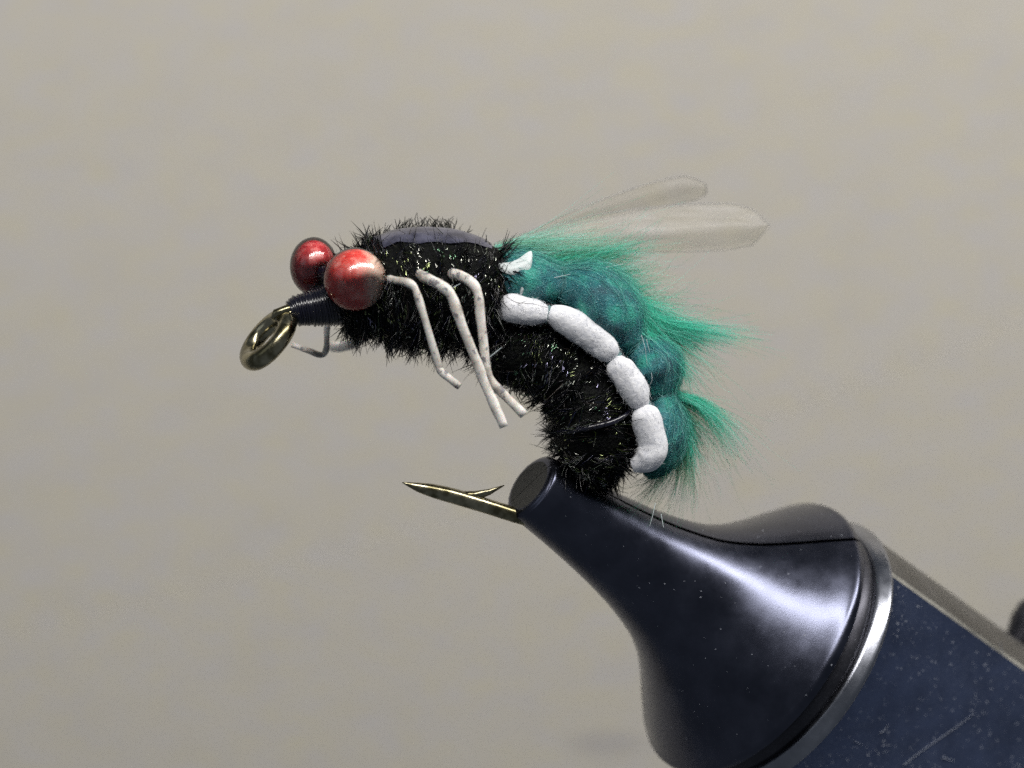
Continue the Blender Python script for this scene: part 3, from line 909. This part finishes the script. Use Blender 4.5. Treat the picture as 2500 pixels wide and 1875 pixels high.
for i in range(N + 1):
    x = 1215 + (1724 - 1215) * i / N
    ya, yc = lerp2(top, x), lerp2(low, x)
    yd = y0(x) + 3.6 + 3.0 * i / N
    rows.append([P(x, ya + (yc - ya) * j / 8, yd + 0.9 * abs(j / 8 - 0.4) + (0.5 * (j / 8) ** 2 * max(0, (i - 36) / 12))) for j in range(9)])
sheet('wing', mat_wing('far_wing_film', rgb(0.48, 0.46, 0.45), 0.085), rows, 'far upper wing, greyer and narrower')
edge([rw[0] for rw in rows] + [rw[-1] for rw in rows[::-1]], bpy.data.objects['wing.001'])
# folded stub of whitish wing film behind the thorax; light through it painted bright
Ms = mat_wing('painted_glow_stub_film', rgb(0.88, 0.93, 0.93), 0.93)
def S4(*a): return [C(*x) for x in a]
stub = [S4((1214, 640, -1.75), (1216, 650, -1.95), (1218, 662, -2.0)), S4((1240, 642, -1.85), (1243, 655, -2.15), (1246, 672, -2.15)), S4((1266, 632, -1.85), (1268, 650, -2.25), (1268, 676, -2.2)),
        S4((1284, 616, -1.8), (1286, 640, -2.25), (1283, 676, -2.25)), S4((1296, 610, -1.75), (1297, 636, -2.2), (1290, 676, -2.25)), S4((1300, 613, -1.65), (1300, 638, -2.05), (1292, 677, -2.15))]
so = sheet('wing_stub', Ms, stub, 'small whitish stub of wing film, light through it painted bright', 0.06)
sb = so.modifiers.new('smooth', 'SUBSURF'); sb.levels = 2; sb.render_levels = 2
sm_ = MB(); sm_.tube([C(1291, 668, -2.2), C(1284, 684, -2.25), C(1276, 706, -2.3), C(1270, 722, -2.2)], [0.13, 0.11, 0.10, 0.05], 10, flat=0.6)
sm_.build('stub_tail', Ms, so)

# ---- marabou
def tuft(specs, name, label, fr=0.012):
    m = MB()
    for (bases, mids, tips, n, cols, sp, r) in specs:
        for i in range(int(n * 1.7)):
            k = rnd.random(); k = min(max(k, 0), 1)
            def pick(lst, kk):
                x = kk * (len(lst) - 1); j = min(int(x), len(lst) - 2) if len(lst) > 1 else 0
                if len(lst) == 1: return lst[0]
                f = x - j
                return tuple(a + (b - a) * f for a, b in zip(lst[j], lst[j + 1]))
            kk = min(max(k + rnd.gauss(0, 0.06), 0), 1)
            A = pick(bases, k); B = pick(mids, kk); T = pick(tips, kk)
            s1, s2 = sp
            ln = rnd.uniform(0.45, 1.25); loose = 1.0 if rnd.random() < 0.6 else 2.6
            dy = rnd.gauss(0, 0.5)
            a = C(A[0] + rnd.gauss(0, 6), A[1] + rnd.gauss(0, 6), A[2] + dy * 0.5)
            b = C(B[0] + rnd.gauss(0, s1), B[1] + rnd.gauss(0, s1), B[2] + dy)
            tt = C(T[0] + rnd.gauss(0, s2) * loose, T[1] + rnd.gauss(0, s2) * loose, T[2] + dy * 1.4)
            pts = []
            NS = 7
            for j in range(NS):
                u_ = j / (NS - 1) * ln
                p = a * (1 - u_) ** 2 + b * 2 * u_ * (1 - u_) + tt * u_ * u_
                pts.append(p + V((rnd.gauss(0, .03), rnd.gauss(0, .03), rnd.gauss(0, .03))) * (j > 0))
            m.fibre(pts, r * 0.72 * rnd.uniform(0.7, 1.3), 0.003, rnd.choice(cols))
    o = m.build(name, M_marabou, fly, attr=True); o['kind'] = 'stuff'; o['label'] = label
    return o
tuft([([(1450, 640, 0.2), (1500, 690, 0.0), (1545, 760, 0.0)], [(1530, 690, 0.3), (1570, 760, 0.2), (1600, 820, 0.2)], [(1600, 800, 0.3), (1650, 835, 0.2), (1650, 880, 0.3)], 520, TEAL, (10, 16), 0.014),
      ([(1540, 740, 0.2), (1590, 820, 0.2)], [(1620, 790, 0.6), (1660, 820, 0.6)], [(1790, 806, 0.8), (1760, 830, 0.8), (1680, 850, 0.8)], 420, TEAL + [(0.14, 0.56, 0.48, 1)], (10, 9), 0.014),
      ([(1440, 630, 0.9), (1560, 760, 0.9)], [(1510, 600, 1.2), (1620, 740, 1.2)], [(1560, 590, 1.6), (1600, 660, 1.6), (1700, 745, 1.6)], 170, TEAL + GREEN, (14, 18), 0.012),
      ([(1420, 660, 0.2), (1520, 690, 0.6)], [(1480, 650, 0.8), (1540, 690, 0.8)], [(1530, 650, 1.0), (1560, 720, 1.0)], 320, TEAL[1:4], (12, 12), 0.014),
      ([(1560, 800, -0.6), (1620, 850, -0.2)], [(1610, 830, -0.5), (1670, 880, 0.0)], [(1640, 900, -0.3), (1680, 920, 0.0), (1690, 960, 0.3)], 260, TEAL, (12, 16), 0.013),
      ([(1520, 720, 0.2), (1600, 830, 0.2)], [(1600, 740, 0.6), (1670, 840, 0.6)], [(1690, 770, 0.9), (1730, 840, 0.9), (1700, 880, 0.9)], 260, TEAL, (14, 22), 0.013)],
     # fluff that spills over the third segment
     'marabou_tuft', 'teal marabou swept back from the middle of the back')
tuft([([(1205, 608, 0.6), (1240, 610, 0.8)], [(1290, 575, 1.0), (1330, 612, 1.0)], [(1420, 560, 1.5), (1480, 590, 1.5), (1540, 620, 1.5)], 240, PALE + GREEN[2:] + TEAL[2:3], (8, 16), 0.012),
      ([(1300, 640, 0.6), (1420, 650, 0.6)], [(1360, 610, 1.2), (1480, 620, 1.2)], [(1440, 610, 1.6), (1580, 605, 1.8)], 300, TEAL + GREEN, (10, 14), 0.012),
      ([(1380, 690, -1.0), (1390, 690, -1.0)], [(1440, 660, 0.0), (1440, 662, 0.0)], [(1560, 640, 1.0), (1600, 640, 1.2)], 5, PALE, (3, 6), 0.014)],
     'marabou_tuft', 'pale green marabou veil under the wings')
tuft([([(1628, 958, 0.2), (1655, 975, 0.4)], [(1720, 960, 0.8), (1725, 985, 0.8)], [(1805, 1050, 1.2), (1760, 1085, 1.2)], 240, TEAL, (8, 14), 0.013),
      ([(1640, 965, 0.4), (1662, 1000, 0.5)], [(1710, 1000, 0.8), (1690, 1080, 0.8)], [(1800, 1085, 1.2), (1760, 1110, 1.2), (1710, 1150, 1.2), (1680, 1180, 1.0)], 150, TEAL[:2] + GREEN, (10, 16), 0.012),
      ([(1665, 1010, 0.4), (1660, 1080, 0.4), (1610, 1140, 0.2)], [(1680, 1080, 0.6), (1670, 1140, 0.6), (1600, 1170, 0.4)], [(1690, 1190, 0.8), (1660, 1230, 0.8), (1590, 1215, 0.6), (1545, 1195, 0.4)], 330, GREEN + TEAL[1:2], (9, 14), 0.012),
      ([(1655, 985, 0.3), (1668, 1070, 0.3)], [(1690, 1030, 0.5), (1690, 1100, 0.5)], [(1710, 1080, 0.7), (1690, 1150, 0.7)], 160, TEAL[1:4], (7, 10), 0.013)],
     'marabou_tuft', 'teal green marabou fan hanging off the tail')
# a few pale stray hairs lying over the body and jaw
sh = MB()
for pts in [[(1566, 818, -2.4), (1575, 850, -2.5), (1580, 892, -2.3)], [(1578, 828, -2.4), (1586, 860, -2.4)], [(1589, 905, -2.2), (1592, 925, -2.3), (1588, 938, -2.3)], [(1300, 690, -2.2), (1400, 668, -1.4), (1520, 645, -0.4)],
            [(1600, 1228, -2.6), (1594, 1256, -2.9), (1586, 1285, -3.1)], [(1614, 1255, -2.8), (1620, 1288, -3.1)], [(1195, 872, -4.1), (1225, 848, -3.9)], [(1106, 702, -3.9), (1124, 692, -3.8)], [(1236, 724, -2.9), (1260, 738, -3.0), (1300, 742, -2.9), (1340, 752, -2.7)]]:
    dark = pts[0][0] == 1236
    s = catmull([tuple(C(*p)) for p in pts], 6)
    sh.fibre(s, 0.018, 0.010, (0.1, 0.08, 0.07, 1) if dark else (0.70, 0.78, 0.80, 1))
o = sh.build('stray_hairs', M_floss, fly, attr=True); o['kind'] = 'stuff'
